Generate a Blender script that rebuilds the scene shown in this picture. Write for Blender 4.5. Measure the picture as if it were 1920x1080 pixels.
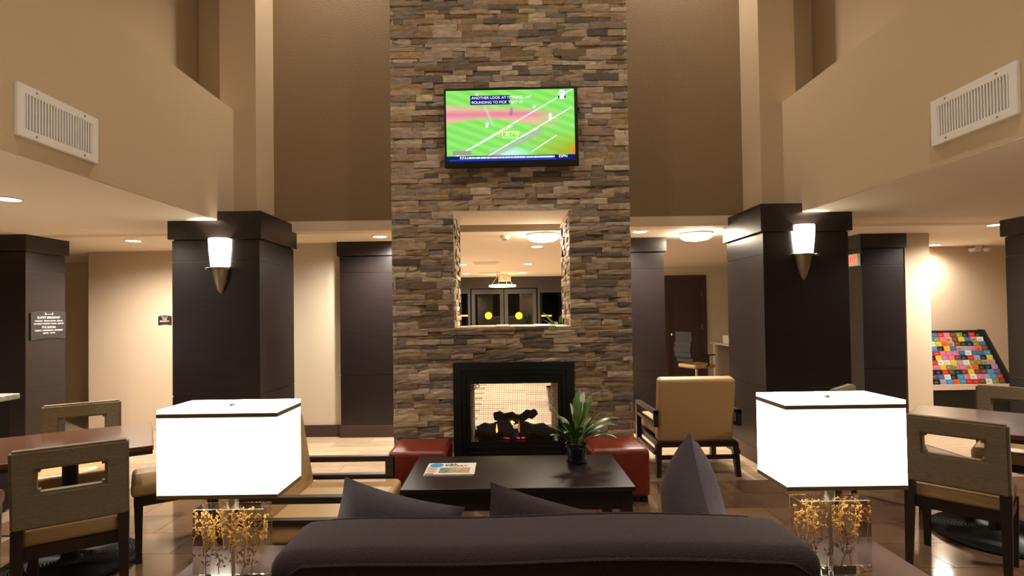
import bpy, bmesh, math, random
from mathutils import Vector, Matrix
random.seed(7)
for o in list(bpy.data.objects): bpy.data.objects.remove(o)
S = bpy.context.scene
C = S.collection
PI = math.pi

# ------------------------------------------------------------------ camera
F = 1000.0; W, H = 1920.0, 1080.0
CAM = Vector((0, 0, 1.5))
PITCH, ROLL = 0.017, -0.014
SHX, SHY = 15 / 1920, 30 / 1920
cd = bpy.data.cameras.new('camera'); cam = bpy.data.objects.new('camera', cd); C.objects.link(cam)
cd.sensor_width = 36; cd.lens = F / W * 36; cd.shift_x = SHX; cd.shift_y = SHY; cd.clip_start = .05
RM = Matrix.Rotation(PI / 2 + PITCH, 3, 'X') @ Matrix.Rotation(ROLL, 3, 'Z')
cam.matrix_world = Matrix.Translation(CAM) @ RM.to_4x4()
S.camera = cam
S.view_settings.view_transform = 'Standard'; S.view_settings.look = 'None'
S.view_settings.exposure = 0.7; S.view_settings.gamma = 1.0
try: S.view_settings.use_curve_mapping = False
except Exception: pass

def ray(x, y):
    return (RM @ Vector(((x - W / 2 + SHX * W) / F, -(y - H / 2 - SHY * W) / F, -1.0)))
def atY(x, y, Y): r = ray(x, y); return CAM + r * ((Y - CAM.y) / r.y)
def atZ(x, y, Z): r = ray(x, y); return CAM + r * ((Z - CAM.z) / r.z)
def atX(x, y, X): r = ray(x, y); return CAM + r * ((X - CAM.x) / r.x)

# ------------------------------------------------------------------ world: night outside
wd = bpy.data.worlds.new('night'); S.world = wd; wd.use_nodes = True
wd.node_tree.nodes['Background'].inputs[0].default_value = (.02, .03, .05, 1)
wd.node_tree.nodes['Background'].inputs[1].default_value = .25

WARM = (1.0, .88, .75)
def lamp(name, typ, loc, power, color=WARM, size=.1, parent=None, spot=None, rot=None, blend=.6):
    l = bpy.data.lights.new(name, typ); l.energy = power * 1.9; l.color = color
    if typ == 'AREA': l.shape = 'DISK'; l.size = size
    else: l.shadow_soft_size = size
    if typ == 'SPOT': l.spot_size = spot or 2.0; l.spot_blend = blend
    o = bpy.data.objects.new(name, l); C.objects.link(o); o.location = loc
    if rot: o.rotation_euler = rot
    if parent: o.parent = parent
    return o

# ------------------------------------------------------------------ materials
def lin(c):
    return tuple(((v / 255) / 12.92 if v / 255 <= .04045 else ((v / 255 + .055) / 1.055) ** 2.4) for v in c)
MATS = {}
def mat(name, rgb, rough=.6, metal=0, spec=.5, emis=None, es=0, bump=0, bscale=80, var=0, vscale=6, stretch=(1, 1, 1), coat=0, vein=None):
    if name in MATS: return MATS[name]
    m = bpy.data.materials.new(name); m.use_nodes = True; MATS[name] = m
    nt = m.node_tree; b = nt.nodes['Principled BSDF']
    c = lin(rgb)
    b.inputs['Base Color'].default_value = (*c, 1); b.inputs['Roughness'].default_value = rough
    b.inputs['Metallic'].default_value = metal; b.inputs['Specular IOR Level'].default_value = spec
    if coat: b.inputs['Coat Weight'].default_value = coat; b.inputs['Coat Roughness'].default_value = .08
    if emis: b.inputs['Emission Color'].default_value = (*lin(emis), 1); b.inputs['Emission Strength'].default_value = es
    if bump or var:
        tc = nt.nodes.new('ShaderNodeTexCoord'); mp = nt.nodes.new('ShaderNodeMapping')
        mp.inputs['Scale'].default_value = stretch
        nt.links.new(tc.outputs['Object'], mp.inputs['Vector'])
    if var:
        n = nt.nodes.new('ShaderNodeTexNoise'); n.inputs['Scale'].default_value = vscale; n.inputs['Detail'].default_value = 5
        nt.links.new(mp.outputs[0], n.inputs['Vector'])
        r = nt.nodes.new('ShaderNodeValToRGB')
        r.color_ramp.elements[0].position = .32; r.color_ramp.elements[1].position = .68
        d = vein and lin(vein) or tuple(v * (1 - var) for v in c)
        u = tuple(min(1, v * (1 + var)) for v in c)
        r.color_ramp.elements[0].color = (*d, 1); r.color_ramp.elements[1].color = (*u, 1)
        nt.links.new(n.outputs['Fac'], r.inputs[0]); nt.links.new(r.outputs[0], b.inputs['Base Color'])
    if bump:
        n2 = nt.nodes.new('ShaderNodeTexNoise'); n2.inputs['Scale'].default_value = bscale; n2.inputs['Detail'].default_value = 3
        nt.links.new(mp.outputs[0], n2.inputs['Vector'])
        bp = nt.nodes.new('ShaderNodeBump'); bp.inputs['Strength'].default_value = bump; bp.inputs['Distance'].default_value = .01
        nt.links.new(n2.outputs['Fac'], bp.inputs['Height']); nt.links.new(bp.outputs[0], b.inputs['Normal'])
    return m
def emit(name, rgb, s):
    if name in MATS: return MATS[name]
    m = bpy.data.materials.new(name); m.use_nodes = True; MATS[name] = m
    nt = m.node_tree; nt.nodes.remove(nt.nodes['Principled BSDF'])
    e = nt.nodes.new('ShaderNodeEmission'); e.inputs[0].default_value = (*lin(rgb), 1); e.inputs[1].default_value = s
    nt.links.new(e.outputs[0], nt.nodes['Material Output'].inputs[0]); return m
def clear(name, tint=(1, 1, 1), ior=1.45, rough=.0, gl=1.0):
    m = bpy.data.materials.new(name); m.use_nodes = True; MATS[name] = m
    nt = m.node_tree; nt.nodes.remove(nt.nodes['Principled BSDF'])
    t = nt.nodes.new('ShaderNodeBsdfTransparent'); t.inputs[0].default_value = (*tint, 1)
    g = nt.nodes.new('ShaderNodeBsdfGlossy'); g.inputs['Roughness'].default_value = rough; g.inputs[0].default_value = (gl, gl, gl, 1)
    f = nt.nodes.new('ShaderNodeFresnel'); f.inputs[0].default_value = ior
    x = nt.nodes.new('ShaderNodeMixShader')
    nt.links.new(f.outputs[0], x.inputs[0]); nt.links.new(t.outputs[0], x.inputs[1]); nt.links.new(g.outputs[0], x.inputs[2])
    nt.links.new(x.outputs[0], nt.nodes['Material Output'].inputs[0]); return m

M_soffit = mat('paint_taupe', (196, 174, 142), .85, bump=.25, bscale=120)
M_brown = mat('paint_brown', (128, 104, 72), .8, bump=.4, bscale=90)
M_ceil = mat('paint_ceiling', (234, 220, 202), .9, bump=.1, bscale=150)
M_beige = mat('paint_beige', (210, 190, 164), .85, bump=.15, bscale=120)
M_cream = mat('paint_cream', (212, 200, 178), .85, bump=.12, bscale=120)
M_esp = mat('espresso_veneer', (33, 26, 26), .3, var=.2, vscale=4, stretch=(1, 1, 14), bump=.03, bscale=60)
M_espd = mat('espresso_wood', (38, 28, 27), .3, var=.2, vscale=5, stretch=(12, 1, 1))
M_base = mat('baseboard_brown', (66, 46, 42), .45)
M_silver = mat('brushed_silver', (200, 198, 195), .25, metal=1)
M_tan = mat('tan_leather', (188, 156, 108), .38, bump=.15, bscale=160)
M_red = mat('red_leather', (118, 40, 24), .24, bump=.35, bscale=120, var=.12, vscale=8)
M_sofa = mat('plum_weave', (72, 60, 65), .9, bump=.8, bscale=320, var=.12, vscale=160)
M_cush = mat('grey_weave', (86, 79, 88), .9, bump=.6, bscale=300, var=.1, vscale=140)
M_strie = mat('strie_fabric', (132, 118, 94), .85, var=.22, vscale=30, stretch=(1, 1, 9), bump=.3, bscale=200)
M_leg = mat('dark_leg_wood', (40, 28, 24), .35)
M_table = mat('walnut_top', (92, 58, 40), .22, var=.22, vscale=6, stretch=(1, 12, 1), coat=.3)
M_iron = mat('black_iron', (22, 20, 20), .45, bump=.1, bscale=90)
M_black = mat('black_metal', (16, 15, 15), .4)
M_white = mat('white_metal', (235, 230, 225), .45)
M_shade = mat('lit_linen', (250, 246, 236), .9, emis=(255, 246, 226), es=1.6)
M_trim = mat('shade_binding', (150, 140, 100), .7)
M_acryl = clear('clear_acrylic', (.97, .96, .94), 1.5)
M_gold = mat('dried_gold', (200, 158, 84), .5, var=.3, vscale=60)
M_gold2 = mat('dried_brown', (110, 76, 36), .6)
M_can = emit('lit_lens', (255, 236, 205), 14)
M_glassl = emit('lit_frosted_glass', (255, 244, 214), 6)
M_grout = mat('floor_slab', (122, 100, 80), .5)
M_tile = mat('brown_tile', (112, 86, 64), .1, var=.14, vscale=3, coat=.2)
M_tile2 = mat('brown_tile_b', (104, 80, 60), .1, var=.14, vscale=3, coat=.2)
M_plank = mat('pale_plank_tile', (180, 158, 130), .3, var=.2, vscale=5, stretch=(1, 9, 1))
M_plank2 = mat('pale_plank_tile_b', (166, 144, 119), .3, var=.22, vscale=5, stretch=(1, 9, 1))
M_pane = clear('night_glass', (.55, .6, .58), 1.6)
M_fire = emit('flame', (255, 176, 80), 2.5)
M_fire2 = emit('flame_soft', (220, 110, 60), .6)
M_ember = emit('ember', (255, 50, 80), 1.2)
M_blue = emit('flame_blue', (80, 60, 160), .12)
M_log = mat('charred_log', (34, 26, 22), .9, bump=.8, bscale=30, var=.4, vscale=14)
M_leaf = mat('lily_leaf', (66, 104, 38), .35, var=.3, vscale=20)
M_spathe = mat('lily_spathe', (236, 232, 206), .5)
M_pot = mat('navy_glaze', (20, 24, 36), .08, coat=.6)
M_paper = mat('newsprint', (226, 216, 208), .8)
M_ink = mat('white_ink', (240, 236, 230), .6)
M_sign = mat('charcoal_sign', (44, 39, 40), .5)
M_yel = mat('yellow_vinyl', (240, 205, 30), .5)
M_granite = mat('granite', (170, 168, 156), .2, var=.5, vscale=90)
M_door = mat('door_brown', (68, 50, 48), .4)

# ------------------------------------------------------------------ mesh helpers
class MB:
    def __init__(s): s.bm = bmesh.new()
    def add(s, t):
        me = bpy.data.meshes.new('tmp'); t.to_mesh(me); t.free(); s.bm.from_mesh(me); bpy.data.meshes.remove(me); return s
    def box(s, x0, x1, y0, y1, z0, z1, bev=0, seg=2, mtx=None):
        t = bmesh.new(); bmesh.ops.create_cube(t, size=1)
        for v in t.verts:
            v.co = Vector(((x0 + x1) / 2 + v.co.x * (x1 - x0), (y0 + y1) / 2 + v.co.y * (y1 - y0), (z0 + z1) / 2 + v.co.z * (z1 - z0)))
        if bev: bmesh.ops.bevel(t, geom=list(t.edges), offset=bev, segments=seg, affect='EDGES', profile=.5)
        if mtx: bmesh.ops.transform(t, matrix=mtx, verts=t.verts)
        return s.add(t)
    def taper(s, x, y, z0, z1, a, b, dx=0, dy=0):           # square leg: half-size a at the bottom, b at the top, foot moved by dx,dy
        vs = [s.bm.verts.new((x + dx + i * a, y + dy + j * a, z0)) for i, j in ((-1, -1), (1, -1), (1, 1), (-1, 1))]
        ws = [s.bm.verts.new((x + i * b, y + j * b, z1)) for i, j in ((-1, -1), (1, -1), (1, 1), (-1, 1))]
        s.bm.faces.new(vs[::-1]); s.bm.faces.new(ws)
        for k in range(4): s.bm.faces.new((vs[k], vs[(k + 1) % 4], ws[(k + 1) % 4], ws[k]))
        return s
    def lathe(s, prof, n=24, c=(0, 0, 0), cap=True):
        rs = []
        for r, z in prof:
            rs.append([s.bm.verts.new((c[0] + r * math.cos(2 * PI * k / n), c[1] + r * math.sin(2 * PI * k / n), c[2] + z)) for k in range(n)])
        for a, b in zip(rs, rs[1:]):
            for k in range(n): s.bm.faces.new((a[k], a[(k + 1) % n], b[(k + 1) % n], b[k]))
        if cap: s.bm.faces.new(rs[0][::-1]); s.bm.faces.new(rs[-1])
        return s
    def tube(s, pts, r, n=6):
        pts = [Vector(p) for p in pts]; rs = []
        for i, p in enumerate(pts):
            d = (pts[min(i + 1, len(pts) - 1)] - pts[max(i - 1, 0)]).normalized()
            u = d.orthogonal().normalized() if i == 0 else (pu - d * pu.dot(d)).normalized()
            pu = u; w = d.cross(u); rr = r[i] if isinstance(r, (list, tuple)) else r
            rs.append([s.bm.verts.new(p + (u * math.cos(2 * PI * k / n) + w * math.sin(2 * PI * k / n)) * rr) for k in range(n)])
        for a, b in zip(rs, rs[1:]):
            for k in range(n): s.bm.faces.new((a[k], a[(k + 1) % n], b[(k + 1) % n], b[k]))
        s.bm.faces.new(rs[0][::-1]); s.bm.faces.new(rs[-1]); return s
    def prism(s, poly, axis, a, b):                        # poly of 2D points extruded along axis from a to b
        def p3(u, v, w):
            return {'x': (w, u, v), 'y': (u, w, v), 'z': (u, v, w)}[axis]
        f = [s.bm.verts.new(p3(u, v, a)) for u, v in poly]; g = [s.bm.verts.new(p3(u, v, b)) for u, v in poly]
        s.bm.faces.new(f); s.bm.faces.new(g[::-1]); n = len(poly)
        for k in range(n): s.bm.faces.new((f[k], g[k], g[(k + 1) % n], f[(k + 1) % n]))
        return s
    def ring(s, ox0, ox1, oz0, oz1, ix0, ix1, iz0, iz1, y0, y1, bev=0):      # flat rectangular ring in XZ, thick in Y
        t = bmesh.new()
        def L(x0, x1, z0, z1, y): return [t.verts.new((x, y, z)) for x, z in ((x0, z0), (x1, z0), (x1, z1), (x0, z1))]
        of, inf = L(ox0, ox1, oz0, oz1, y0), L(ix0, ix1, iz0, iz1, y0); ob, ib = L(ox0, ox1, oz0, oz1, y1), L(ix0, ix1, iz0, iz1, y1)
        for k in range(4):
            j = (k + 1) % 4
            t.faces.new((of[k], of[j], inf[j], inf[k])); t.faces.new((ob[j], ob[k], ib[k], ib[j]))
            t.faces.new((of[j], of[k], ob[k], ob[j])); t.faces.new((inf[k], inf[j], ib[j], ib[k]))
        if bev: bmesh.ops.recalc_face_normals(t, faces=t.faces); bmesh.ops.bevel(t, geom=[e for e in t.edges if e.calc_face_angle(0) > .3], offset=bev, segments=2, affect='EDGES')
        return s.add(t)
    def pillow(s, w, h, th, n=14, mtx=None):
        t = bmesh.new(); gr = []
        for sg in (1, -1):
            g = []
            for i in range(n + 1):
                row = []
                for j in range(n + 1):
                    u, v = 2 * i / n - 1, 2 * j / n - 1
                    pin = 1 - .09 * (1 - u * u) * abs(v) ** 3; pin2 = 1 - .09 * (1 - v * v) * abs(u) ** 3
                    z = th / 2 * max(0, (1 - abs(u) ** 2.6) * (1 - abs(v) ** 2.6)) ** .55
                    row.append(t.verts.new((u * w / 2 * pin2, sg * z, v * h / 2 * pin)))
                g.append(row)
            for i in range(n):
                for j in range(n):
                    q = (g[i][j], g[i + 1][j], g[i + 1][j + 1], g[i][j + 1])
                    t.faces.new(q if sg < 0 else q[::-1])
        bmesh.ops.remove_doubles(t, verts=t.verts, dist=1e-5)
        if mtx: bmesh.ops.transform(t, matrix=mtx, verts=t.verts)
        return s.add(t)
    def build(s, name, m, parent=None, smooth=False):
        bmesh.ops.recalc_face_normals(s.bm, faces=s.bm.faces)
        me = bpy.data.meshes.new(name); s.bm.to_mesh(me); s.bm.free(); me.materials.append(m)
        if smooth:
            for p in me.polygons: p.use_smooth = True
            try: me.set_sharp_from_angle(angle=math.radians(40))
            except Exception: pass
        o = bpy.data.objects.new(name, me); C.objects.link(o)
        if parent: o.parent = parent
        return o
def tag(o, label, cat, group=None):
    o['label'] = label; o['category'] = cat
    if group: o['group'] = group
    return o
def thing(name, label, cat, loc=(0, 0, 0), rz=0, group=None):
    o = bpy.data.objects.new(name, None); C.objects.link(o); o.location = loc; o.rotation_euler = (0, 0, rz); o.empty_display_size = .1
    return tag(o, label, cat, group)
def struct(o): o['kind'] = 'structure'; return o
def bx(*a, **k): return MB().box(*a, **k)
def dup(root, loc, rz, label, group=None):
    r = root.copy(); C.objects.link(r); r.location = loc; r.rotation_euler = (0, 0, rz); r['label'] = label
    if group: r['group'] = group
    def kids(a, b):
        for ch in [x for x in bpy.data.objects if x.parent == a]:
            c = ch.copy(); C.objects.link(c); c.parent = b; kids(ch, c)
    kids(root, r); return r
def text_mesh(body, size, mtx, m, parent, name='lettering', align='CENTER', ext=.0008):
    cu = bpy.data.curves.new('t', 'FONT'); cu.body = body; cu.size = size; cu.align_x = align; cu.align_y = 'CENTER'; cu.extrude = ext
    to = bpy.data.objects.new('t', cu); C.objects.link(to)
    dg = bpy.context.evaluated_depsgraph_get(); me = bpy.data.meshes.new_from_object(to.evaluated_get(dg))
    bpy.data.objects.remove(to); bpy.data.curves.remove(cu)
    me.transform(mtx); me.materials.clear(); me.materials.append(m); me.name = name
    o = bpy.data.objects.new(name, me); C.objects.link(o); o.parent = parent; return o
def wallmtx(p, face):       # text plane: reading direction and up = z; face = outward normal axis
    p = Vector(p)
    if face == '-y': r, n = Vector((1, 0, 0)), Vector((0, -1, 0))
    if face == '+x': r, n = Vector((0, 1, 0)), Vector((1, 0, 0))
    return Matrix(((r.x, 0, n.x, p.x), (r.y, 0, n.y, p.y), (0, 1, 0, p.z), (0, 0, 0, 1)))

# ------------------------------------------------------------------ dimensions
HC = 2.41                       # low ceiling
YB = 5.70                       # brown wall plane
XL, XR = -2.67, 2.80            # soffit faces
ZP, ZT = 3.56, 6.6              # parapet top, atrium ceiling
CX0, CX1, CY0, CY1 = -1.035, 1.185, 4.93, 5.70     # chimney
OX0, OX1, OZ0, OZ1 = -.458, .616, 1.372, 2.452    # pass-through
FX0, FX1, FZ1 = -.478, .640, 1.045                # fireplace insert outer

# ------------------------------------------------------------------ shell
fl = struct(bx(-9, 9, -4, 16, -.3, -.012).build('floor', M_grout))
k = 0
for r in range(16):
    y0 = 4.72 - (r + 1) * .325
    if y0 < .9: break
    for c in range(-8, 9):
        x0 = 1.315 + c * .63 + (.315 if r % 2 else 0)
        if x0 > 4.6 or x0 < -4.9: continue
        t = bx(0, .626, 0, .321, -.012, 0).build('tile', (M_tile, M_tile2)[(r * 7 + c * 3) % 2], fl) if k < 2 else None
        if t is None:
            t = tiles[(r * 7 + c * 3) % 2].copy(); C.objects.link(t)
        elif k == 0: tiles = [t]
        else: tiles.append(t)
        t.location = (x0, y0, 0); k += 1
pl = []
for r in range(34):
    y0 = 4.722 + r * .2
    for c in range(-4, 4):
        x0 = c * 1.2 + (r * .4) % 1.2
        if y0 > 6.7 and not (-1.3 < x0 < 1.2): continue
        if x0 > 3.4: continue
        if len(pl) < 2: t = bx(0, 1.197, 0, .197, -.012, 0).build('plank', (M_plank, M_plank2)[len(pl)], fl); pl.append(t)
        else: t = pl[(r * 5 + c * 3) % 2].copy(); C.objects.link(t)
        t.location = (x0, y0, 0)
struct(bx(-9, -3.6, 4.72, 16, -.012, -.003).build('floor', M_plank))
struct(bx(4.61, 9, 4.72, 16, -.012, -.003).build('floor', M_plank))
# soffits over the side areas, with the parapet face to the atrium
struct(bx(-9, XL, -4, 5.29, HC, ZP).build('ceiling', M_soffit)); struct(bx(XR, 9, -4, 5.29, HC, ZP).build('ceiling', M_soffit))
struct(bx(-9, XL - .004, -3.99, 5.288, HC - .006, HC).build('ceiling', M_ceil)); struct(bx(XR + .004, 9, -3.99, 5.288, HC - .006, HC).build('ceiling', M_ceil))
struct(bx(-9, -2.81, 5.29, 5.7, HC - .006, HC + .2).build('ceiling', M_ceil)); struct(bx(2.95, 9, 5.29, 5.7, HC - .006, HC + .2).build('ceiling', M_ceil))
struct(bx(-9, 9, 5.9, 16, HC - .006, HC + .2).build('ceiling', M_ceil))
struct(bx(-9, CX0 + .02, 5.701, 5.9, HC - .006, 2.515).build('trim_1', M_beige)); struct(bx(CX1 - .02, 9, 5.701, 5.9, HC - .006, 2.515).build('trim_2', M_beige))
struct(bx(-2.46, CX0 + .03, YB, YB + .2, 2.515, ZT).build('wall_brown_left', M_brown)); struct(bx(CX1 - .03, 2.59, YB, YB + .2, 2.515, ZT).build('wall_brown_right', M_brown))
struct(bx(CX0 + .03, CX1 - .03, YB + .08, YB + .2, 2.515, ZT).build('wall_brown_centre', M_brown))
struct(bx(-2.81, -2.45, 5.29, 5.75, 2.40, ZT).build('wall_pier_left', M_soffit)); struct(bx(2.58, 2.94, 5.29, 5.75, 2.40, ZT).build('wall_pier_right', M_soffit))
struct(bx(-3.4, -2.81, 5.70, 5.9, 2.6, ZT).build('wall_upper_front_left', M_soffit)); struct(bx(2.94, 3.5, 5.70, 5.9, 2.6, ZT).build('wall_upper_front_right', M_soffit))
struct(bx(-3.45, -3.25, -4, 5.7, ZP, ZT).build('wall_upper_left', M_soffit)); struct(bx(3.36, 3.56, -4, 5.7, ZP, ZT).build('wall_upper_right', M_soffit))
struct(bx(-3.45, 3.56, -4, 5.9, ZT, ZT + .2).build('ceiling', M_ceil))
struct(bx(-9.2, -9, -4, 16, 0, HC + .2).build('wall_left', M_beige)); struct(bx(9, 9.2, -4, 16, 0, HC + .2).build('wall_right', M_beige))
struct(bx(-9.2, 9.2, -4.2, -4, 0, ZT).build('wall_rear', M_soffit))
# walls beyond the columns
struct(bx(-3.5, -1.55, 6.64, 6.9, 0, HC).build('wall_hall', M_cream))
struct(bx(-3.5, -2.02, 6.615, 6.64, 0, .145).build('baseboard_hall', M_base))
struct(bx(-1.62, -1.55, 6.9, 13.3, 0, HC).build('wall_corridor', M_cream))
struct(bx(-5.61, -3.3, 7.2, 7.45, 0, HC).build('wall_pantry', M_beige))
struct(bx(-9, -5.4, 8.5, 8.7, 0, HC).build('wall_recess', M_beige))
struct(bx(4.9, 5.20, 6.5, 7.0, 0, HC).build('wall_stub', M_beige))
struct(bx(4.9, 9, 8.0, 8.2, 0, HC).build('wall_alcove', M_beige))
struct(bx(1.75, 3.40, 11.2, 11.4, 0, HC).build('wall_office_left', M_cream)); struct(bx(4.18, 9, 11.2, 11.4, 0, HC).build('wall_office_right', M_cream))
struct(bx(3.40, 4.18, 11.2, 11.4, 2.18, HC).build('wall_office_head', M_cream))
struct(bx(4.24, 9, 11.18, 11.2, 0, .13).build('baseboard_office', M_base))
struct(bx(1.75, 1.85, 11.4, 13.3, 0, HC).build('wall_entry_side', M_cream))

# ------------------------------------------------------------------ stone chimney with a see-through opening and a see-through fire
ch = thing('stone_chimney', 'tall stacked ledger stone chimney with square pass-through opening above the fireplace', 'chimney', (0, 0, 0))
M_mortar = mat('stone_backing', (136, 120, 98), .95)
core = MB()
e = .03
core.box(CX0 + e, FX0 + .01, CY0 + e, CY1, 0, 1.20).box(FX1 - .01, CX1 - e, CY0 + e, CY1, 0, 1.20)
core.box(FX0 + .01, FX1 - .01, CY0 + e, CY1, FZ1 - .01, 1.20)
core.box(CX0 + e, CX1 - e, CY0 + e, CY1, 1.20, OZ0 - .025)
core.box(CX0 + e, OX0 - .025, CY0 + e, CY1, OZ0 - .025, OZ1).box(OX1 + .025, CX1 - e, CY0 + e, CY1, OZ0 - .025, OZ1)
core.box(CX0 + e, CX1 - e, CY0 + e, CY1, OZ1, ZT - .004)
core.build('core', M_mortar, ch)
bx(OX0 - .024, OX1 + .024, CY0 + .02, CY1, OZ1 - .004, OZ1 + .004).build('opening_head', M_ceil, ch)
M_stone = bpy.data.materials.new('ledger_stone'); M_stone.use_nodes = True
nt = M_stone.node_tree; b = nt.nodes['Principled BSDF']; b.inputs['Roughness'].default_value = .62
at = nt.nodes.new('ShaderNodeAttribute'); at.attribute_name = 'stone_col'
tc = nt.nodes.new('ShaderNodeTexCoord'); mp = nt.nodes.new('ShaderNodeMapping'); mp.inputs['Scale'].default_value = (1, 1, 3.5)
n1 = nt.nodes.new('ShaderNodeTexNoise'); n1.inputs['Scale'].default_value = 14; n1.inputs['Detail'].default_value = 7
rm = nt.nodes.new('ShaderNodeMapRange'); rm.inputs[1].default_value = .3; rm.inputs[2].default_value = .7; rm.inputs[3].default_value = .74; rm.inputs[4].default_value = 1.3
mx = nt.nodes.new('ShaderNodeVectorMath'); mx.operation = 'SCALE'
n2 = nt.nodes.new('ShaderNodeTexNoise'); n2.inputs['Scale'].default_value = 45; n2.inputs['Detail'].default_value = 4
bp = nt.nodes.new('ShaderNodeBump'); bp.inputs['Strength'].default_value = .6; bp.inputs['Distance'].default_value = .012
lk = nt.links.new
lk(tc.outputs['Object'], mp.inputs[0]); lk(mp.outputs[0], n1.inputs['Vector']); lk(mp.outputs[0], n2.inputs['Vector'])
lk(n1.outputs['Fac'], rm.inputs[0]); lk(at.outputs['Color'], mx.inputs[0]); lk(rm.outputs[0], mx.inputs['Scale']); lk(mx.outputs[0], b.inputs['Base Color'])
lk(n2.outputs['Fac'], bp.inputs['Height']); lk(bp.outputs[0], b.inputs['Normal'])
PAL = [(178, 150, 114), (150, 124, 92), (118, 102, 84), (198, 174, 142), (168, 132, 82), (96, 86, 76), (142, 128, 114), (184, 158, 120), (130, 102, 68), (206, 186, 156), (156, 138, 116), (172, 146, 112)]
PAL = [lin(tuple(min(235, 22 + .98 * (v * .8 + .2 * (sum(p) / 3))) for v in p)) for p in PAL]
def stone_geo(o, u, n, L, h, d, rng):
    vs, fs = [], []
    nx, nz = (3, 2) if L > .16 else (2, 2)
    idx = {}
    tilt = rng.uniform(-.006, .006)
    for i in range(nx + 1):
        for j in range(nz + 1):
            ed = (i in (0, nx)) + (j in (0, nz))
            dd = d + rng.uniform(-.004, .004) + tilt * (i / nx - .5) * 2 - (.004 if ed else 0)
            a = L * i / nx + (rng.uniform(-.15, .15) * L / nx if 0 < i < nx else 0)
            q = h * j / nz + (rng.uniform(-.1, .1) * h if 0 < j < nz else 0)
            idx[i, j] = len(vs); vs.append(o + u * a + Vector((0, 0, q)) + n * dd)
    for i in range(nx):
        for j in range(nz): fs.append((idx[i, j], idx[i + 1, j], idx[i + 1, j + 1], idx[i, j + 1]))
    back = {}
    rim = [(i, 0) for i in range(nx)] + [(nx, j) for j in range(nz)] + [(i, nz) for i in range(nx, 0, -1)] + [(0, j) for j in range(nz, 0, -1)]
    for i, j in rim:
        back[i, j] = len(vs); vs.append(o + u * (L * i / nx) + Vector((0, 0, h * j / nz)) - n * .012)
    for a, c in zip(rim, rim[1:] + rim[:1]): fs.append((idx[a], back[a], back[c], idx[c]))
    return vs, fs
rng = random.Random(11)
stones = []
def rows(z0, z1):
    out, z = [], z0
    while z < z1 - 1e-4:
        h = rng.choice((.036, .044, .05, .05, .056, .064))
        if z1 - z < h * 1.6: h = z1 - z if z1 - z < .07 else (z1 - z) / 2
        out.append((z, h)); z += h
    return out
def fill(o, u, n, span, z, h, pri):
    a = 0
    while a < span - 1e-4:
        L = rng.uniform(.09, .34)
        if span - a - L < .08: L = span - a
        if L > .42: L /= 2
        p = o + u * a; stones.append((pri * L * h, *stone_geo(Vector((p.x, p.y, z)), u, n, L - .002, h - .002, rng.choice((.0, .004, .008, .014, .02)), rng), rng.choice(PAL), rng.uniform(.82, 1.12)))
        a += L
ux, fy, by_ = Vector((1, 0, 0)), Vector((0, -1, 0)), Vector((0, 1, 0))
PY = CY0 + .025
for z0, z1, spans in ((0, FZ1, ((CX0, FX0), (FX1, CX1))), (FZ1, OZ0, ((CX0, CX1),)), (OZ0, OZ1, ((CX0, OX0), (OX1, CX1))), (OZ1, ZT - .01, ((CX0, CX1),))):
    for z, h in rows(z0, z1):
        for s0, s1 in spans: fill(Vector((s0, PY, 0)), ux, fy, s1 - s0, z, h, 1 if .35 < z < 4.4 else .01)
        if z < 3:
            for s0, s1 in spans: fill(Vector((s1, CY1 - .02, 0)), -ux, by_, s1 - s0, z, h, .001) if z < HC - .06 else None
        for X, s in ((CX0 + .02, -1), (CX1 - .02, 1)):
            uu = Vector((0, -s * -1, 0)); oo = Vector((X, CY0 + .02 if s > 0 else CY1, 0))
            fill(oo, Vector((0, 1, 0)) if s > 0 else Vector((0, -1, 0)), Vector((s, 0, 0)), CY1 - CY0 - .02, z, h, .001)
for z, h in rows(OZ0, OZ1 - .004):
    fill(Vector((OX0 - .018, CY0 + .02, 0)), Vector((0, 1, 0)), Vector((1, 0, 0)), .75, z, h, .02)
    fill(Vector((OX1 + .018, CY1 - .0, 0)), Vector((0, -1, 0)), Vector((-1, 0, 0)), .75, z, h, .02)
stones.sort(key=lambda s: -s[0])
def col_attr(me, cols):
    a = me.color_attributes.new('stone_col', 'FLOAT_COLOR', 'POINT')
    for i, c in enumerate(cols): a.data[i].color = (*c, 1)
for pr, vs, fs, c, g in stones[:300]:
    me = bpy.data.meshes.new('stone'); me.from_pydata(vs, [], fs); me.materials.append(M_stone)
    col_attr(me, [tuple(v * g for v in c)] * len(vs))
    o = bpy.data.objects.new('stone', me); C.objects.link(o); o.parent = ch
AV, AF, AC = [], [], []
for pr, vs, fs, c, g in stones[300:]:
    k = len(AV); AV += vs; AF += [tuple(i + k for i in f) for f in fs]; AC += [tuple(v * g for v in c)] * len(vs)
me = bpy.data.meshes.new('stone_infill'); me.from_pydata(AV, [], AF); me.materials.append(M_stone); col_attr(me, AC)
o = bpy.data.objects.new('stone_infill', me); C.objects.link(o); o.parent = ch; o['kind'] = 'stuff'
sl = MB()
x = OX0 - .02
while x < OX1:
    L = min(rng.uniform(.12, .3), OX1 + .02 - x); sl.box(x, x + L - .004, CY0 + .012, CY1, OZ0 - .03, OZ0 + rng.uniform(-.004, .006), bev=.003, seg=1); x += L
sl.build('sill', mat('sill_stone', (196, 178, 150), .6, bump=.4, bscale=40, var=.2, vscale=10), ch)

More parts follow.
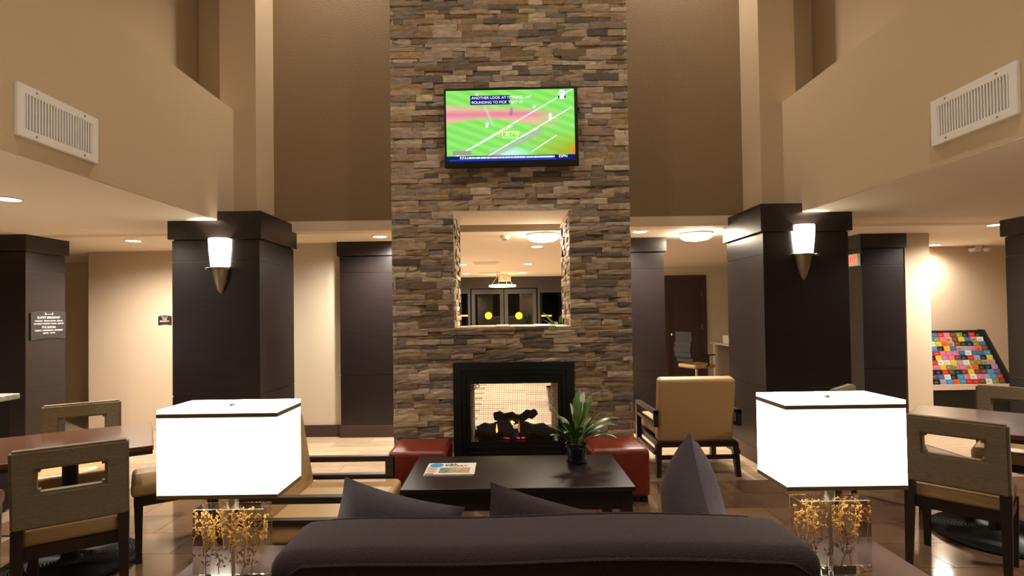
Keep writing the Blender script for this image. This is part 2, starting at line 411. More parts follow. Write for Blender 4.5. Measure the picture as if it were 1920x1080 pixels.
# ------------------------------------------------------------------ see-through gas fireplace
fp = thing('fireplace_insert', 'black steel see-through gas fireplace set into the stone chimney', 'fireplace', ((FX0 + FX1) / 2, CY0, 0))
w2 = (FX1 - FX0) / 2
MB().ring(-w2, w2, .03, FZ1, -w2 + .075, w2 - .075, .10, FZ1 - .07, -.012, .10, bev=.004).build('surround', M_black, fp)
MB().ring(-w2 + .075, w2 - .075, .10, FZ1 - .07, -w2 + .115, w2 - .115, .14, FZ1 - .11, .005, .09, bev=.004).build('inner_frame', M_black, fp)
GZ0, GZ1, GX = .37, .845, .405
MB().ring(-w2 + .115, w2 - .115, .14, FZ1 - .11, -GX, GX, GZ0 - .06, GZ1, .03, .08, bev=.003).build('face_panel', M_black, fp)
for z in (.20, .255, FZ1 - .15): bx(-w2 + .12, w2 - .12, .018, .032, z, z + .012, bev=.002).build('louvre', M_black, fp)
bx(-GX - .02, -GX, .08, .76, .28, GZ1 + .02).build('side_liner', mat('liner_tan', (110, 88, 62), .8), fp); bx(GX, GX + .02, .08, .76, .28, GZ1 + .02).build('side_liner', MATS['liner_tan'], fp)
bx(-GX - .02, GX + .02, .08, .76, GZ1, GZ1 + .02).build('top_liner', M_black, fp); bx(-GX - .02, GX + .02, .08, .76, .28, .31).build('burner_tray', M_black, fp)
ms = MB()
for i in range(49): x = -GX + 2 * GX * i / 48; ms.box(x - .0009, x + .0009, .060, .062, GZ0 - .06, GZ1)
for i in range(31): z = GZ0 - .06 + (GZ1 - GZ0 + .06) * i / 30; ms.box(-GX, GX, .060, .062, z - .0009, z + .0009)
m_ = ms.build('mesh_screen', mat('screen_wire', (70, 58, 44), .5), fp); m_['kind'] = 'stuff'
sc = MB()
for k in range(3): sc.tube([(-GX + .005 + .03 * k + .018 * math.cos(t), .05, GZ1 - .02 - .022 * (2 - k) * .6 + .016 * math.sin(t)) for t in [i * PI / 5 for i in range(11)]], .004, 5)
sc.build('corner_scroll', M_black, fp)
def log(p0, p1, r):
    p0, p1 = Vector(p0), Vector(p1); pts = [p0.lerp(p1, i / 6) + Vector((0, 0, .014 * math.sin(i * 2.1))) for i in range(7)]
    return MB().tube(pts, [r * .8, r, r * 1.08, r * .95, r * 1.05, r, r * .82], 9)
for a, c_, r in (((-.34, .2, .36), (-.02, .28, .385), .062), ((.05, .26, .37), (.37, .2, .345), .06), ((-.19, .4, .47), (.06, .34, .455), .042), ((.0, .36, .435), (.205, .22, .545), .034), ((-.1, .16, .345), (.16, .17, .35), .04), ((-.38, .3, .33), (.4, .32, .33), .035)):
    log(a, c_, r * 1.22).build('log', M_log, fp, smooth=True)
def flame(x, y, z, h, r, lean=.0): return MB().lathe([(.001, 0), (r * .8, h * .12), (r, h * .28), (r * .7, h * .55), (r * .3, h * .82), (.001, h)], 10, (x, y, z), cap=False)
flame(-.165, .10, .375, .085, .009).build('flame', M_fire, fp, True); flame(.045, .12, .37, .12, .009).build('flame', M_fire2, fp, True); flame(.02, .11, .325, .06, .022).build('flame', M_blue, fp, True)
flame(-.02, .3, .42, .03, .03).build('flame', M_fire, fp, True)
em = MB()
for k in range(34):
    x = rng.uniform(-.11, -.03) if k < 11 else rng.uniform(.02, .1); em.box(x, x + rng.uniform(.002, .006), .09, .10, .318 + rng.uniform(0, .016), .322 + rng.uniform(.002, .012))
q = em.build('embers', M_ember, fp); q['kind'] = 'stuff'
lamp('fire_glow', 'POINT', (-.02, .45, .40), 1.0, (1, .5, .2), .012, fp)

# ------------------------------------------------------------------ wood-clad columns
def column(name, label, x0, x1, y0, y1, top=HC, group=None):
    cx, cy = (x0 + x1) / 2, (y0 + y1) / 2; w, d = (x1 - x0) / 2, (y1 - y0) / 2
    t = thing(name, label, 'column', (cx, cy, 0), 0, group)
    g = .004
    bx(-w + .012, w - .012, -d + .012, d - .012, .0, top - .02).build('core', M_black, t)
    bx(-w - .012, w + .012, -d - .012, d + .012, 0, .145, bev=.004).build('skirting', M_base, t)
    bx(-w, w, -d, d, .145, .765 - g).build('lower_panel', M_esp, t)
    bx(-w, w, -d, d, .765 + g, 2.02 - g).build('middle_panel', M_esp, t)
    bx(-w, w, -d, d, 2.02 + g, 2.225 - g).build('upper_panel', M_esp, t)
    bx(-w - .028, w + .028, -d - .028, d + .028, 2.225 + g, top, bev=.004).build('cap', M_esp, t)
    for z in (.765, 2.02): bx(-w + .006, w - .006, -d + .006, d - .006, z - g, z + g).build('reveal_strip', mat('dark_steel', (92, 84, 78), .35, metal=.8), t)
    return t
colL = column('wood_column', 'wide dark wood clad column with a lit wall sconce, beside the tan-walled pantry', -3.11, -2.29, 5.0, 5.81, 2.49)
colR = column('wood_column', 'wide dark wood clad column with a lit wall sconce, behind the tan armchair', 2.44, 3.24, 5.0, 5.81, 2.49)
column('wood_column', 'narrow dark wood column between cream hall wall and the stone chimney', -2.02, -1.37, 6.57, 7.15)
column('wood_column', 'narrow dark wood column between the stone chimney and the office door', 1.40, 1.98, 6.57, 7.15)
column('wood_column', 'dark wood column carrying the breakfast hours sign', -5.9, -5.07, 5.65, 6.16)
column('wood_column', 'dark wood column beside the tan wall stub and the brochure alcove', 4.37, 4.88, 6.5, 7.0)
column('wood_column', 'dark wood column standing in front of the brochure alcove', 5.28, 6.1, 4.95, 5.6)

# ------------------------------------------------------------------ sconces
def sconce(px, py, label):
    p = atY(px, py, 5.0 - .10); t = thing('wall_sconce', label, 'sconce', (p.x, 5.0, p.z))
    def half(prof, n=14):
        m = MB(); rs = []
        for r, z in prof: rs.append([m.bm.verts.new((r * math.cos(PI + PI * k / n), r * math.sin(PI + PI * k / n) * .9, z)) for k in range(n + 1)])
        for a, c in zip(rs, rs[1:]):
            for k in range(n): m.bm.faces.new((a[k], a[k + 1], c[k + 1], c[k]))
        return m
    half([(.085, -.01), (.094, .08), (.102, .16), (.106, .26), (.104, .27)]).build('glass_shade', M_glassl, t, True)
    half([(.004, -.245), (.03, -.215), (.055, -.14), (.072, -.06), (.08, -.012), (.09, -.010), (.092, .0)]).build('metal_cone', mat('satin_brass_nickel', (176, 164, 140), .35, metal=.85), t, True)
    bx(-.05, .05, -.012, .0, -.12, .16, bev=.003).build('back_plate', MATS['satin_brass_nickel'], t)
    bx(-.115, -.095, -.06, -.02, -.02, .0).build('clip', M_silver, t); bx(.095, .115, -.06, -.02, -.02, .0).build('clip', M_silver, t)
    lamp('sconce_bulb', 'POINT', (0, -.05, .17), 9, (1, .88, .68), .03, t)
    return t
sconce(403, 500, 'half-round lit glass sconce on the column beside the pantry wall'); sconce(1517, 474, 'half-round lit glass sconce on the column behind the tan armchair')

# ------------------------------------------------------------------ television
c0 = atY(958.5, 238, 4.84)
tv = thing('television', 'flat screen television showing a baseball game, mounted on the stone chimney', 'television', (c0.x, 4.84, c0.z)); tv.rotation_euler = (0, -.006, 0)
TW, TH = 1.222, .728
MB().ring(-TW / 2, TW / 2, -TH / 2, TH / 2, -TW / 2 + .018, TW / 2 - .03, -TH / 2 + .058, TH / 2 - .018, 0, .03, bev=.003).build('bezel', M_black, tv)
bx(-TW / 2 + .01, TW / 2 - .01, .02, .05, -TH / 2 + .01, TH / 2 - .01).build('back_shell', M_black, tv); bx(-.2, .2, .05, .1, -.15, .15).build('wall_mount', M_black, tv)
SX0, SX1, SZ0, SZ1 = -TW / 2 + .018, TW / 2 - .03, -TH / 2 + .058, TH / 2 - .018
sm = bpy.data.materials.new('screen_picture'); sm.use_nodes = True; nt = sm.node_tree; nt.nodes.remove(nt.nodes['Principled BSDF'])
tc = nt.nodes.new('ShaderNodeTexCoord'); sp = nt.nodes.new('ShaderNodeSeparateXYZ'); nt.links.new(tc.outputs['Generated'], sp.inputs[0])
def mth(op, a, b=0, c=None):
    n = nt.nodes.new('ShaderNodeMath'); n.operation = op
    for i, v in enumerate((a, b) + (() if c is None else (c,))):
        if isinstance(v, (int, float)): n.inputs[i].default_value = v
        else: nt.links.new(v, n.inputs[i])
    return n.outputs[0]
def mixc(f, a, b):
    n = nt.nodes.new('ShaderNodeMix'); n.data_type = 'RGBA'
    nt.links.new(f, n.inputs[0])
    for i, v in ((6, a), (7, b)):
        if isinstance(v, tuple): n.inputs[i].default_value = (*lin(v), 1)
        else: nt.links.new(v, n.inputs[i])
    return n.outputs[2]
def sstep(x, a, b):
    n = nt.nodes.new('ShaderNodeMapRange'); n.interpolation_type = 'SMOOTHSTEP'; nt.links.new(x, n.inputs[0]); n.inputs[1].default_value = a; n.inputs[2].default_value = b; return n.outputs[0]
U, V = sp.outputs['X'], sp.outputs['Z']
stripe = sstep(mth('SINE', mth('MULTIPLY', mth('ADD', mth('MULTIPLY', U, 1.0), mth('MULTIPLY', V, 1.5)), 34)), -.6, .6)
colr = mixc(stripe, (126, 214, 92), (142, 224, 106))
curve = mth('SUBTRACT', V, mth('ADD', .52, mth('MULTIPLY', mth('SINE', mth('MULTIPLY', U, 5.2)), .07)))
dirt = mth('MULTIPLY', sstep(curve, -.02, .04), sstep(mth('SUBTRACT', .80, mth('ADD', V, mth('MULTIPLY', U, .12))), -.05, .08))
dirt = mth('MULTIPLY', dirt, sstep(mth('SUBTRACT', .95, U), .0, .35))
colr = mixc(dirt, colr, (226, 176, 150))
pink = mth('MULTIPLY', dirt, sstep(mth('SUBTRACT', .09, mth('ABSOLUTE', mth('SUBTRACT', V, .66))), 0, .09)); colr = mixc(pink, colr, (222, 130, 150))
colr = mixc(mth('MULTIPLY', sstep(U, .55, 1.0), sstep(mth('SUBTRACT', .5, V), .0, .4)), colr, (160, 170, 30))
colr = mixc(mth('MULTIPLY', sstep(mth('SUBTRACT', .2, mth('ABSOLUTE', mth('SUBTRACT', U, .5))), 0, .2), sstep(mth('SUBTRACT', .22, V), 0, .12)), colr, (190, 240, 230))
colr = mixc(mth('MULTIPLY', sstep(U, .96, 1.0), sstep(mth('SUBTRACT', .24, V), 0, .1)), colr, (240, 110, 60))
def streak(col, x0, y0, x1, y1, w, soft, k=1.0):
    dx, dy = x1 - x0, y1 - y0; L = math.hypot(dx, dy)
    dist = mth('ABSOLUTE', mth('SUBTRACT', mth('MULTIPLY', mth('SUBTRACT', U, x0), dy / L), mth('MULTIPLY', mth('SUBTRACT', V, y0), dx / L)))
    al = mth('ADD', mth('MULTIPLY', mth('SUBTRACT', U, x0), dx / L), mth('MULTIPLY', mth('SUBTRACT', V, y0), dy / L))
    m = mth('MULTIPLY', sstep(mth('SUBTRACT', w + soft, dist), 0, soft), mth('MULTIPLY', sstep(al, -.01, .02), sstep(mth('SUBTRACT', L, al), -.01, .02)))
    return mixc(mth('MULTIPLY', m, k), colr, col)
colr = streak((170, 170, 160), .25, .0, .75, .42, .02, .03, .7)
for a in ((.02, .02, .99, 1.0), (.02, .02, .52, .5), (.30, .05, .98, .74), (.56, .31, .72, .46), (.66, .12, .86, .35)): colr = streak((240, 240, 250), *a, .0035, .006, .85)
colr = streak((200, 220, 200), .30, .78, .37, .48, .006, .01, .4)
colr = streak((236, 190, 90), .40, .34, .48, .5, .004, .006, .8)
for a in ((.315, .47, .32, .55), (.81, .55, .812, .67), (.685, .73, .69, .78), (.24, .9, .243, .96)): colr = streak((236, 236, 250), *a, .008, .008, .8)
colr = streak((150, 90, 150), .505, .63, .51, .75, .008, .008, .6)
e_ = nt.nodes.new('ShaderNodeEmission'); e_.inputs[1].default_value = .72
nt.links.new(colr, e_.inputs[0]); nt.links.new(e_.outputs[0], nt.nodes['Material Output'].inputs[0])
bx(SX0, SX1, .012, .016, SZ0, SZ1).build('screen', sm, tv)
def sbox(u0, u1, v0, v1, m, name='graphic', dy=.0):
    return bx(SX0 + (SX1 - SX0) * u0, SX0 + (SX1 - SX0) * u1, .0105 - dy, .012, SZ0 + (SZ1 - SZ0) * v0, SZ0 + (SZ1 - SZ0) * v1).build(name, m, tv)
E_navy, E_white, E_blue = emit('screen_navy', (26, 34, 110), .6), emit('screen_white', (245, 246, 255), .8), emit('screen_blue', (30, 60, 190), .6)
sbox(0, 1, 0, .075, E_navy, 'ticker_bar'); sbox(.02, .85, 0, .028, E_blue, 'ticker_bar', .001)
sbox(.19, .5, .795, .925, E_navy, 'caption_box')
def stext(u, v, s, body, m=E_white, align='LEFT'):
    text_mesh(body, s, wallmtx((SX0 + (SX1 - SX0) * u, .0085, SZ0 + (SZ1 - SZ0) * v), '-y'), m, tv, 'screen_text', align)
stext(.20, .89, .034, 'ANOTHER LOOK AT IT TRIPLE - HIT'); stext(.20, .825, .034, 'ROUNDING TO PICK THAT UP')
stext(.10, .045, .036, 'FIFA'); stext(.87, .05, .036, 'ESPN')
stext(.455, .37, .045, '20.7 FT', emit('screen_yellow', (240, 240, 150), 1.0))
for u0, u1, v0, v1 in ((.435, .555, .405, .412), (.435, .555, .325, .332), (.435, .438, .325, .412), (.552, .555, .325, .412)): sbox(u0, u1, v0, v1, MATS['screen_yellow'], 'graphic_box')
tk = MB()
for k in range(60):
    u = .16 + .68 * k / 60; tk.box(SX0 + (SX1 - SX0) * u, SX0 + (SX1 - SX0) * (u + rng.uniform(.006, .0105)), .0085, .0100, SZ0 + (SZ1 - SZ0) * .035, SZ0 + (SZ1 - SZ0) * .06)
tk.build('ticker_lettering', E_white, tv)
MB().lathe([(.03, 0), (.03, .002)], 20).build('badge', E_white, tv).matrix_local = Matrix.Translation((SX0 + (SX1 - SX0) * .905, .011, SZ0 + (SZ1 - SZ0) * .94)) @ Matrix.Rotation(PI / 2, 4, 'X')
sbox(.875, .935, .87, .905, E_navy, 'badge_band'); sbox(.887, .923, .855, .905, E_white, 'badge_panel', .001); stext(.905, .945, .022, 'FOX', E_navy, 'CENTER')
sbox(.045, .19, .01 + .08, .15, emit('screen_mauve', (150, 140, 130), .8), 'inset_graphic')

# ------------------------------------------------------------------ soffit vents
def vent(X, y0, y1, z0, z1, s, label):
    t = thing('air_vent', label, 'vent', (X, (y0 + y1) / 2, (z0 + z1) / 2)); w, h = (y1 - y0) / 2, (z1 - z0) / 2
    rot = Matrix.Rotation(-s * PI / 2, 4, 'Z') if False else Matrix.Rotation(PI / 2, 4, 'Z')
    m = MB().ring(-w, w, -h, h, -w + .05, w - .05, -h + .05, h - .05, -.012, .012, bev=.003); bmesh.ops.transform(m.bm, matrix=rot, verts=m.bm.verts); m.build('frame', M_white, t)
    bx(-.002, .002, -w + .04, w - .04, -h + .04, h - .04).build('backing', M_white, t).location.x = -s * .011
    n = 24; mesh = None
    for k in range(n):
        y = -w + .05 + (2 * w - .1) * (k + .5) / n
        if mesh is None: o = bx(-.009, .011, -.0035, .0035, -h + .05, h - .05).build('slat', M_white, t); mesh = o
        else: o = mesh.copy(); C.objects.link(o)
        o.location = (s * .004, y, 0); o.rotation_euler = (0, 0, -.5 * s)
    for a in (-1, 1):
        for c in (-1, 1): bx(s * .012 - .003, s * .012 + .003, a * (w * .6) - .005, a * (w * .6) + .005, c * (h - .022) - .005, c * (h - .022) + .005).build('screw', M_silver, t)
vent(XL + .013, 2.90, 3.48, 2.515, 2.81, 1, 'white louvred air vent on the soffit over the table by the breakfast sign')
vent(XR - .013, 2.85, 3.43, 2.535, 2.825, -1, 'white louvred air vent on the soffit over the table by the brochure rack')

# ------------------------------------------------------------------ ceiling lights
def downlight(p, label, power=28, z=HC - .006, r=.075, group=None, off=None, cone=2.9):
    t = thing('recessed_downlight', label, 'ceiling light', (p[0], p[1], z), 0, group)
    MB().lathe([(r + .02, 0), (r + .02, -.006), (r, -.008), (r, 0)], 24, cap=False).build('trim_ring', M_white, t, True)
    MB().lathe([(.001, -.004), (r, -.004), (r, -.001), (.001, -.001)], 24, cap=False).build(off and off + '_lens_offscreen' or 'lens', M_can, t)
    if power: lamp(off and off + '_offscreen' or 'downlight_beam', 'SPOT', (0, 0, -.02), power * (1 if z > 4 else 2.1), WARM, .06, t, cone, blend=.9)
    return t
L_ = [(15, 371, 'lit recessed downlight in the ceiling over the serving counter', 45), (250, 450, 'lit recessed downlight before the tan pantry wall', 60), (712, 442, 'lit recessed downlight over the cream hall, beside the stone chimney', 60),
      (1200, 433, 'lit recessed downlight beside the round ceiling lamp and chimney', 45), (1867, 420, 'lit recessed downlight beside the column at the brochure alcove', 55), (1752, 458, 'lit recessed downlight washing the alcove wall by the rack', 22),
      (1007, 461, 'lit recessed downlight just beyond the round lamp behind the chimney', 30)]
for x, y, lb, pw in L_: downlight(atZ(x, y, HC), lb, pw)
for x, y in ((990, 494), (868, 495), (875, 512), (980, 510)): downlight(atZ(x, y, HC), 'small lit downlight in the lobby ceiling before the entrance doors', 55, group='entrance lobby downlights')
# out of the picture: the lamps that wash the two brown wall niches from above, two unseen fill lamps added over the seats, and the next lamp of each side row
downlight((-1.74, 5.30), 'recessed downlight high over the brown wall on the newspaper side of the chimney', 150, ZT - .006, .1, None, 'niche_left', 1.5)
downlight((1.90, 5.30), 'recessed downlight high over the brown wall on the lily side of the chimney', 150, ZT - .006, .1, None, 'niche_right', 1.5)
downlight((-1.7, 1.6), 'added fill downlight out of view above the armchair end of the sofa', 85, ZT - .006, .1, None, 'added_fill_left')
downlight((1.8, 1.6), 'added fill downlight out of view above the rack end of the sofa', 85, ZT - .006, .1, None, 'added_fill_right')
downlight((-5.0, 2.6), 'recessed downlight over the table near the serving counter', 60, off='counter_side')
downlight((4.9, 2.6), 'recessed downlight over the table near the brochure rack', 60, off='rack_side')
def flush(x, y, label, power):
    p = atZ(x, y, HC); t = thing('flush_ceiling_lamp', label, 'ceiling lamp', (p.x, p.y, HC - .006))
    MB().lathe([(.19, 0), (.19, -.02), (.17, -.022)], 32, cap=True).build('pan', M_white, t, True)
    MB().lathe([(.18, -.02), (.175, -.05), (.14, -.075), (.07, -.088), (.002, -.09)], 32, cap=False).build('glass_bowl', emit('bowl_glass', (255, 238, 208), 60), t, True)
flush(1305, 436, 'round lit glass ceiling lamp in front of the office door', 55); flush(1018, 438, 'round lit glass ceiling lamp behind the chimney opening', 55)
p = atZ(947, 441, HC); t = thing('smoke_detector', 'small white round smoke detector on the lobby ceiling', 'smoke detector', (p.x, p.y, HC - .006))
MB().lathe([(.06, 0), (.06, -.02), (.045, -.04), (.02, -.045)], 20).build('housing', M_white, t, True); MB().lathe([(.03, -.045), (.03, -.05)], 16).build('grille', mat('vent_dark', (120, 112, 104), .8), t)
for x, y, w in ((910, 491, .42), (918, 510, .46)):
    p = atZ(x, y, HC); t = thing('ceiling_diffuser', 'slim slotted air diffuser in the lobby ceiling', 'vent', (p.x, p.y, HC - .006), 0, 'lobby ceiling diffusers')
    MB().box(-w / 2, w / 2, -.12, -.10, -.03, 0).box(-w / 2, w / 2, .10, .12, -.03, 0).box(-w / 2, -w / 2 + .02, -.10, .10, -.03, 0).box(w / 2 - .02, w / 2, -.10, .10, -.03, 0).build('frame', M_white, t)
    for k in range(4): bx(-w / 2 + .02, w / 2 - .02, -.012, .012, -.002, .002, mtx=Matrix.Translation((0, -.075 + k * .05, -.016)) @ Matrix.Rotation(.7, 4, 'X')).build('blade', M_white, t)

# ------------------------------------------------------------------ entrance seen through the opening
YE = 13.3
ent = struct(bx(-1.55, 1.75, YE, YE + .08, 2.12, HC).build('wall_entrance_head', mat('bronze_frame', (52, 46, 42), .4)))
MB_ = MATS['bronze_frame']
for n_, (a, c) in enumerate(((-.82, 0), (0, .82))):
    d = struct(MB().ring(a + .01, c - .01, .02, 2.10, a + .10, c - .10, .25, 1.98, YE, YE + .05).build('door_%d' % (n_ + 2), MB_))
    bx(a + .09, c - .09, YE + .02, YE + .03, .24, 1.99).build('pane', M_pane, d); bx(a + .12, c - .12, YE - .02, YE, 1.02, 1.06).build('push_bar', M_silver, d)
for n_, (a, c) in enumerate(((-1.55, -.84), (.84, 1.75))):
    d = struct(MB().ring(a, c, .0, 2.12, a + .06, c - .06, .1, 2.0, YE, YE + .06).build('window_%d' % (n_ + 1), MB_)); bx(a + .05, c - .05, YE + .02, YE + .03, .09, 2.01).build('pane', M_pane, d)
for x, lb in ((916, 'round yellow warning sticker on the entrance door next to the corridor wall'), (973, 'round yellow warning sticker on the entrance door nearer the office side')):
    p = atY(x, 592, YE + .022); o = MB().lathe([(.09, 0), (.09, .006)], 24).build('round_sticker', M_yel); o.matrix_world = Matrix.Translation(p) @ Matrix.Rotation(PI / 2, 4, 'X'); tag(o, lb, 'sticker')
for x, lb in ((868, 'long yellow sticker strip on the sidelight near the corridor wall'), (1025, 'long yellow sticker strip on the sidelight nearer the office')):
    p = atY(x, 592, YE); o = bx(p.x - .13, p.x + .13, YE + .014, YE + .021, p.z - .02, p.z + .02).build('sticker_strip', M_yel); tag(o, lb, 'sticker')
struct(bx(-4, 4, 15.7, 15.8, 0, 3).build('wall_night', mat('night_wall', (30, 36, 36), .9)))
p = atY(942, 536, 12.3); t = thing('ring_pendant', 'lit ring pendant lamp hanging before the entrance doors', 'pendant lamp', (p.x, 12.3, p.z))
MB().tube([(.29 * math.cos(a), .29 * math.sin(a), 0) for a in [k * 2 * PI / 32 for k in range(33)]], .022, 8).build('ring', emit('ring_glow', (255, 226, 150), 9), t, True)
zc = HC - .006 - p.z
MB().lathe([(.14, zc), (.14, zc - .03)], 20).build('canopy', M_silver, t)
for k in range(4): a = k * PI / 2 + .4; MB().tube([(.1 * math.cos(a), .1 * math.sin(a), zc - .02), (.28 * math.cos(a), .28 * math.sin(a), 0)], .006, 5).build('cable', mat('cable_gold', (200, 170, 110), .4, metal=.6), t)
p = atY(946, 521, 12.9); t = thing('exit_sign', 'red lit exit sign above the entrance doors', 'exit sign', (p.x, 12.9, 0))
bx(-.15, .15, -.02, .02, p.z - .09, p.z + .07).build('housing', M_white, t); text_mesh('EXIT', .15, wallmtx((0, -.022, p.z - .01), '-y'), emit('exit_red', (255, 40, 30), 3), t)

# ------------------------------------------------------------------ signs
yc, zc = 5.925, 1.435
sg = thing('hours_sign', 'dark arched sign listing buffet breakfast hours on the wood column', 'sign', (-5.07, yc, zc))
arc = [(-.225 + .45 * k / 12, .14 + .022 * math.sin(PI * k / 12)) for k in range(13)]; arc2 = [(u, v - .30) for u, v in arc[::-1]]
MB().prism(arc + arc2, 'x', .0, .014).build('plate', M_sign, sg)
bx(.014, .016, -.05, -.042, .115, .14).build('emblem', M_ink, sg); bx(.014, .016, .042, .05, .115, .14).build('emblem', M_ink, sg); bx(.014, .016, -.05, .05, .121, .124).build('emblem', M_ink, sg)
for z, s, body in ((.085, .034, 'BUFFET BREAKFAST'), (.048, .0215, 'MONDAY - FRIDAY 6:30 AM - 9:30 AM'), (.018, .0205, 'SATURDAY & SUNDAY 7:30 AM - 10:30 AM'), (-.022, .034, 'THE SOCIAL'), (-.056, .0215, 'TUESDAY, WEDNESDAY & THURSDAY'), (-.086, .0215, '5:30 PM - 7:30 PM')):
    text_mesh(body, s, wallmtx((.0155, 0, z), '+x'), M_ink, sg)
p = atY(310, 600, 7.2); sg = thing('pantry_sign', 'small dark arched pantry sign on the tan wall', 'sign', (p.x, 7.2, p.z))
arc = [(-.088 + .176 * k / 8, .05 + .012 * math.sin(PI * k / 8)) for k in range(9)]
MB().prism(arc + [(u, v - .115) for u, v in arc[::-1]], 'y', -.014, 0).build('plate', mat('sign_dark', (50, 34, 34), .5), sg)
bx(-.035, .035, -.0155, -.014, .038, .041).build('emblem', M_ink, sg); bx(-.037, -.031, -.0155, -.014, .034, .05).build('emblem', M_ink, sg); bx(.031, .037, -.0155, -.014, .034, .05).build('emblem', M_ink, sg)
text_mesh('THE', .034, wallmtx((0, -.0155, .012), '-y'), M_ink, sg); text_mesh('PANTRY', .034, wallmtx((0, -.0155, -.018), '-y'), M_ink, sg)
p = atY(1599, 487, 6.52); t = thing('exit_sign', 'small white exit sign on the side of the dark column', 'exit sign', (4.34, 6.62, p.z))
bx(-.02, .02, -.12, .12, -.075, .075, bev=.006).build('housing', M_white, t)
text_mesh('EXIT', .1, Matrix(((0, 0, -1, -.021), (-1, 0, 0, 0), (0, 1, 0, 0), (0, 0, 0, 1))), emit('exit_red', (255, 40, 30), 3), t)
p = atY(1828, 466, 8.0); t = thing('emergency_light', 'white twin-head emergency light high on the alcove wall', 'emergency light', (p.x, 8.0, p.z - .015))
bx(-.06, .06, -.06, 0, -.03, .05, bev=.008).build('battery_box', M_white, t)
for s in (-1, 1): MB().lathe([(.03, 0), (.05, .03), (.05, .05)], 14, (s * .11, -.07, -.04)).build('lamp_head', M_white, t, True)

# ------------------------------------------------------------------ office area behind
d1 = struct(bx(3.43, 4.15, 11.2, 11.25, .0, 2.14).build('door_1', M_door))
struct(MB().ring(3.34, 4.24, -.05, 2.24, 3.43, 4.15, -.06, 2.14, 11.16, 11.2).build('trim_3', M_door))
def panel(z0, z1, arch):
    pts = [(3.54, z0), (4.04, z0), (4.04, z1)] + [(3.79 + .25 * math.cos(a), z1 + .1 * math.sin(a)) for a in [k * PI / 10 for k in range(1, 10)]] * arch + [(3.54, z1)]
    MB().prism(pts, 'y', 11.185, 11.2).build('panel', M_door, d1)
panel(1.05, 1.78, 1); panel(.22, .85, 0)
MB().lathe([(.03, 0), (.03, .05)], 12, (3.5, 11.15, .98)).build('door_handle', M_silver, d1)
for z in (.3, 1.1, 1.8): bx(4.13, 4.16, 11.17, 11.2, z, z + .11).build('hinge', M_silver, d1)
p = atZ(1305, 707, .5); oc = thing('office_chair', 'mesh-back office chair with tan seat in front of the brown door', 'office chair', (3.55, 9.9, 0), -1.2)
bx(-.24, .24, -.24, .24, .44, .52, bev=.035, seg=3).build('seat', M_tan, oc, True)
bk = MB()
for k in range(6):
    z0, z1 = .56 + k * .09, .56 + (k + 1) * .09
    bk.box(-.22, .22, -.27 - .04 * math.sin(k) - .012 * k, -.245 - .04 * math.sin(k) - .012 * k, z0, z1 + .01)
bk.build('backrest', mat('mesh_black', (40, 42, 46), .7), oc)
for s in (-1, 1): MB().tube([(s * .22, .02, .47), (s * .29, .02, .5), (s * .29, .02, .68)], .014, 6).build('arm_post', M_black, oc); bx(s * .29 - .03, s * .29 + .03, -.12, .16, .68, .70, bev=.008).build('armrest', M_black, oc)
MB().lathe([(.025, .1), (.025, .45)], 12).build('gas_post', M_silver, oc)
for k in range(5):
    a = k * 2 * PI / 5; MB().tube([(0, 0, .12), (.28 * math.cos(a), .28 * math.sin(a), .07)], .02, 6).build('base_leg', M_black, oc)
    MB().lathe([(.03, 0), (.03, .055)], 10, (.28 * math.cos(a), .28 * math.sin(a), 0)).build('caster', M_black, oc)
dk = thing('wall_desk', 'pale wall desk top beside the office chair, half hidden by column', 'desk', (4.6, 10.0, 0))
bx(-.3, 1.2, -.4, 1.2, .80, .84).build('desktop', M_cream, dk); bx(1.1, 1.2, -.3, 1.15, 0, .80).build('support', M_cream, dk); bx(-.25, -.2, 1.05, 1.15, 0, .80).build('support', M_cream, dk)
bx(4.33, 4.6, 10.3, 10.6, .841, 1.0, bev=.01).build('white_box', M_white); tag(bpy.data.objects['white_box'], 'small white box standing on the wall desk', 'box')

# ------------------------------------------------------------------ serving counter
cp = atZ(38, 737, .91)
ct = thing('serving_counter', 'black serving counter with speckled granite top by the breakfast sign', 'counter', (cp.x - .45, cp.y - .9, 0))
bx(-.42, .40, -.87, .86, 0, .865).build('cabinet', M_black, ct); bx(-.45, .45, -.9, .9, .866, .91, bev=.006).build('granite_top', M_granite, ct); bx(-.40, .36, -.85, .83, 0, .09).build('toe_kick', M_iron, ct)

# ------------------------------------------------------------------ brochure rack
RX0, RX1 = 5.85, 7.06
rk = thing('brochure_rack', 'black tiered brochure rack against the tan alcove wall', 'rack', ((RX0 + RX1) / 2, 7.95, 0))
hw = (RX1 - RX0) / 2
for s in (-1, 1): MB().prism([(-.52, 0), (-.52, .42), (-.08, 1.16), (0, 1.16), (0, 0)], 'x', s * hw - .02, s * hw + .02).build('side_panel', mat('rack_black', (30, 34, 28), .4), rk)
bx(-hw + .02, hw - .02, -.5, 0, 0, .34).build('base_cabinet', M_black, rk); bx(-hw + .02, hw - .02, -.06, 0, .34, 1.15).build('back_panel', MATS['rack_black'], rk)
bx(-hw + .02, hw - .02, -.53, -.51, .345, .42).build('front_lip', mat('pale_lip', (214, 190, 170), .6), rk)
BC = {'yellow': (232, 196, 40), 'red': (198, 40, 40), 'blue': (70, 100, 180), 'white': (232, 226, 218), 'lavender': (168, 156, 190), 'orange': (232, 104, 40), 'green': (130, 140, 60), 'tan': (200, 160, 110), 'black': (30, 26, 30), 'sky blue': (60, 150, 200), 'pink': (210, 120, 150), 'brown': (110, 66, 46)}
ORD = ['bottom', 'second', 'third', 'fourth', 'fifth', 'sixth', 'seventh', 'eighth', 'ninth', 'tenth', 'top']
bmesh_ = None; cnt = {}
bro = []
NR, NC = 11, 12
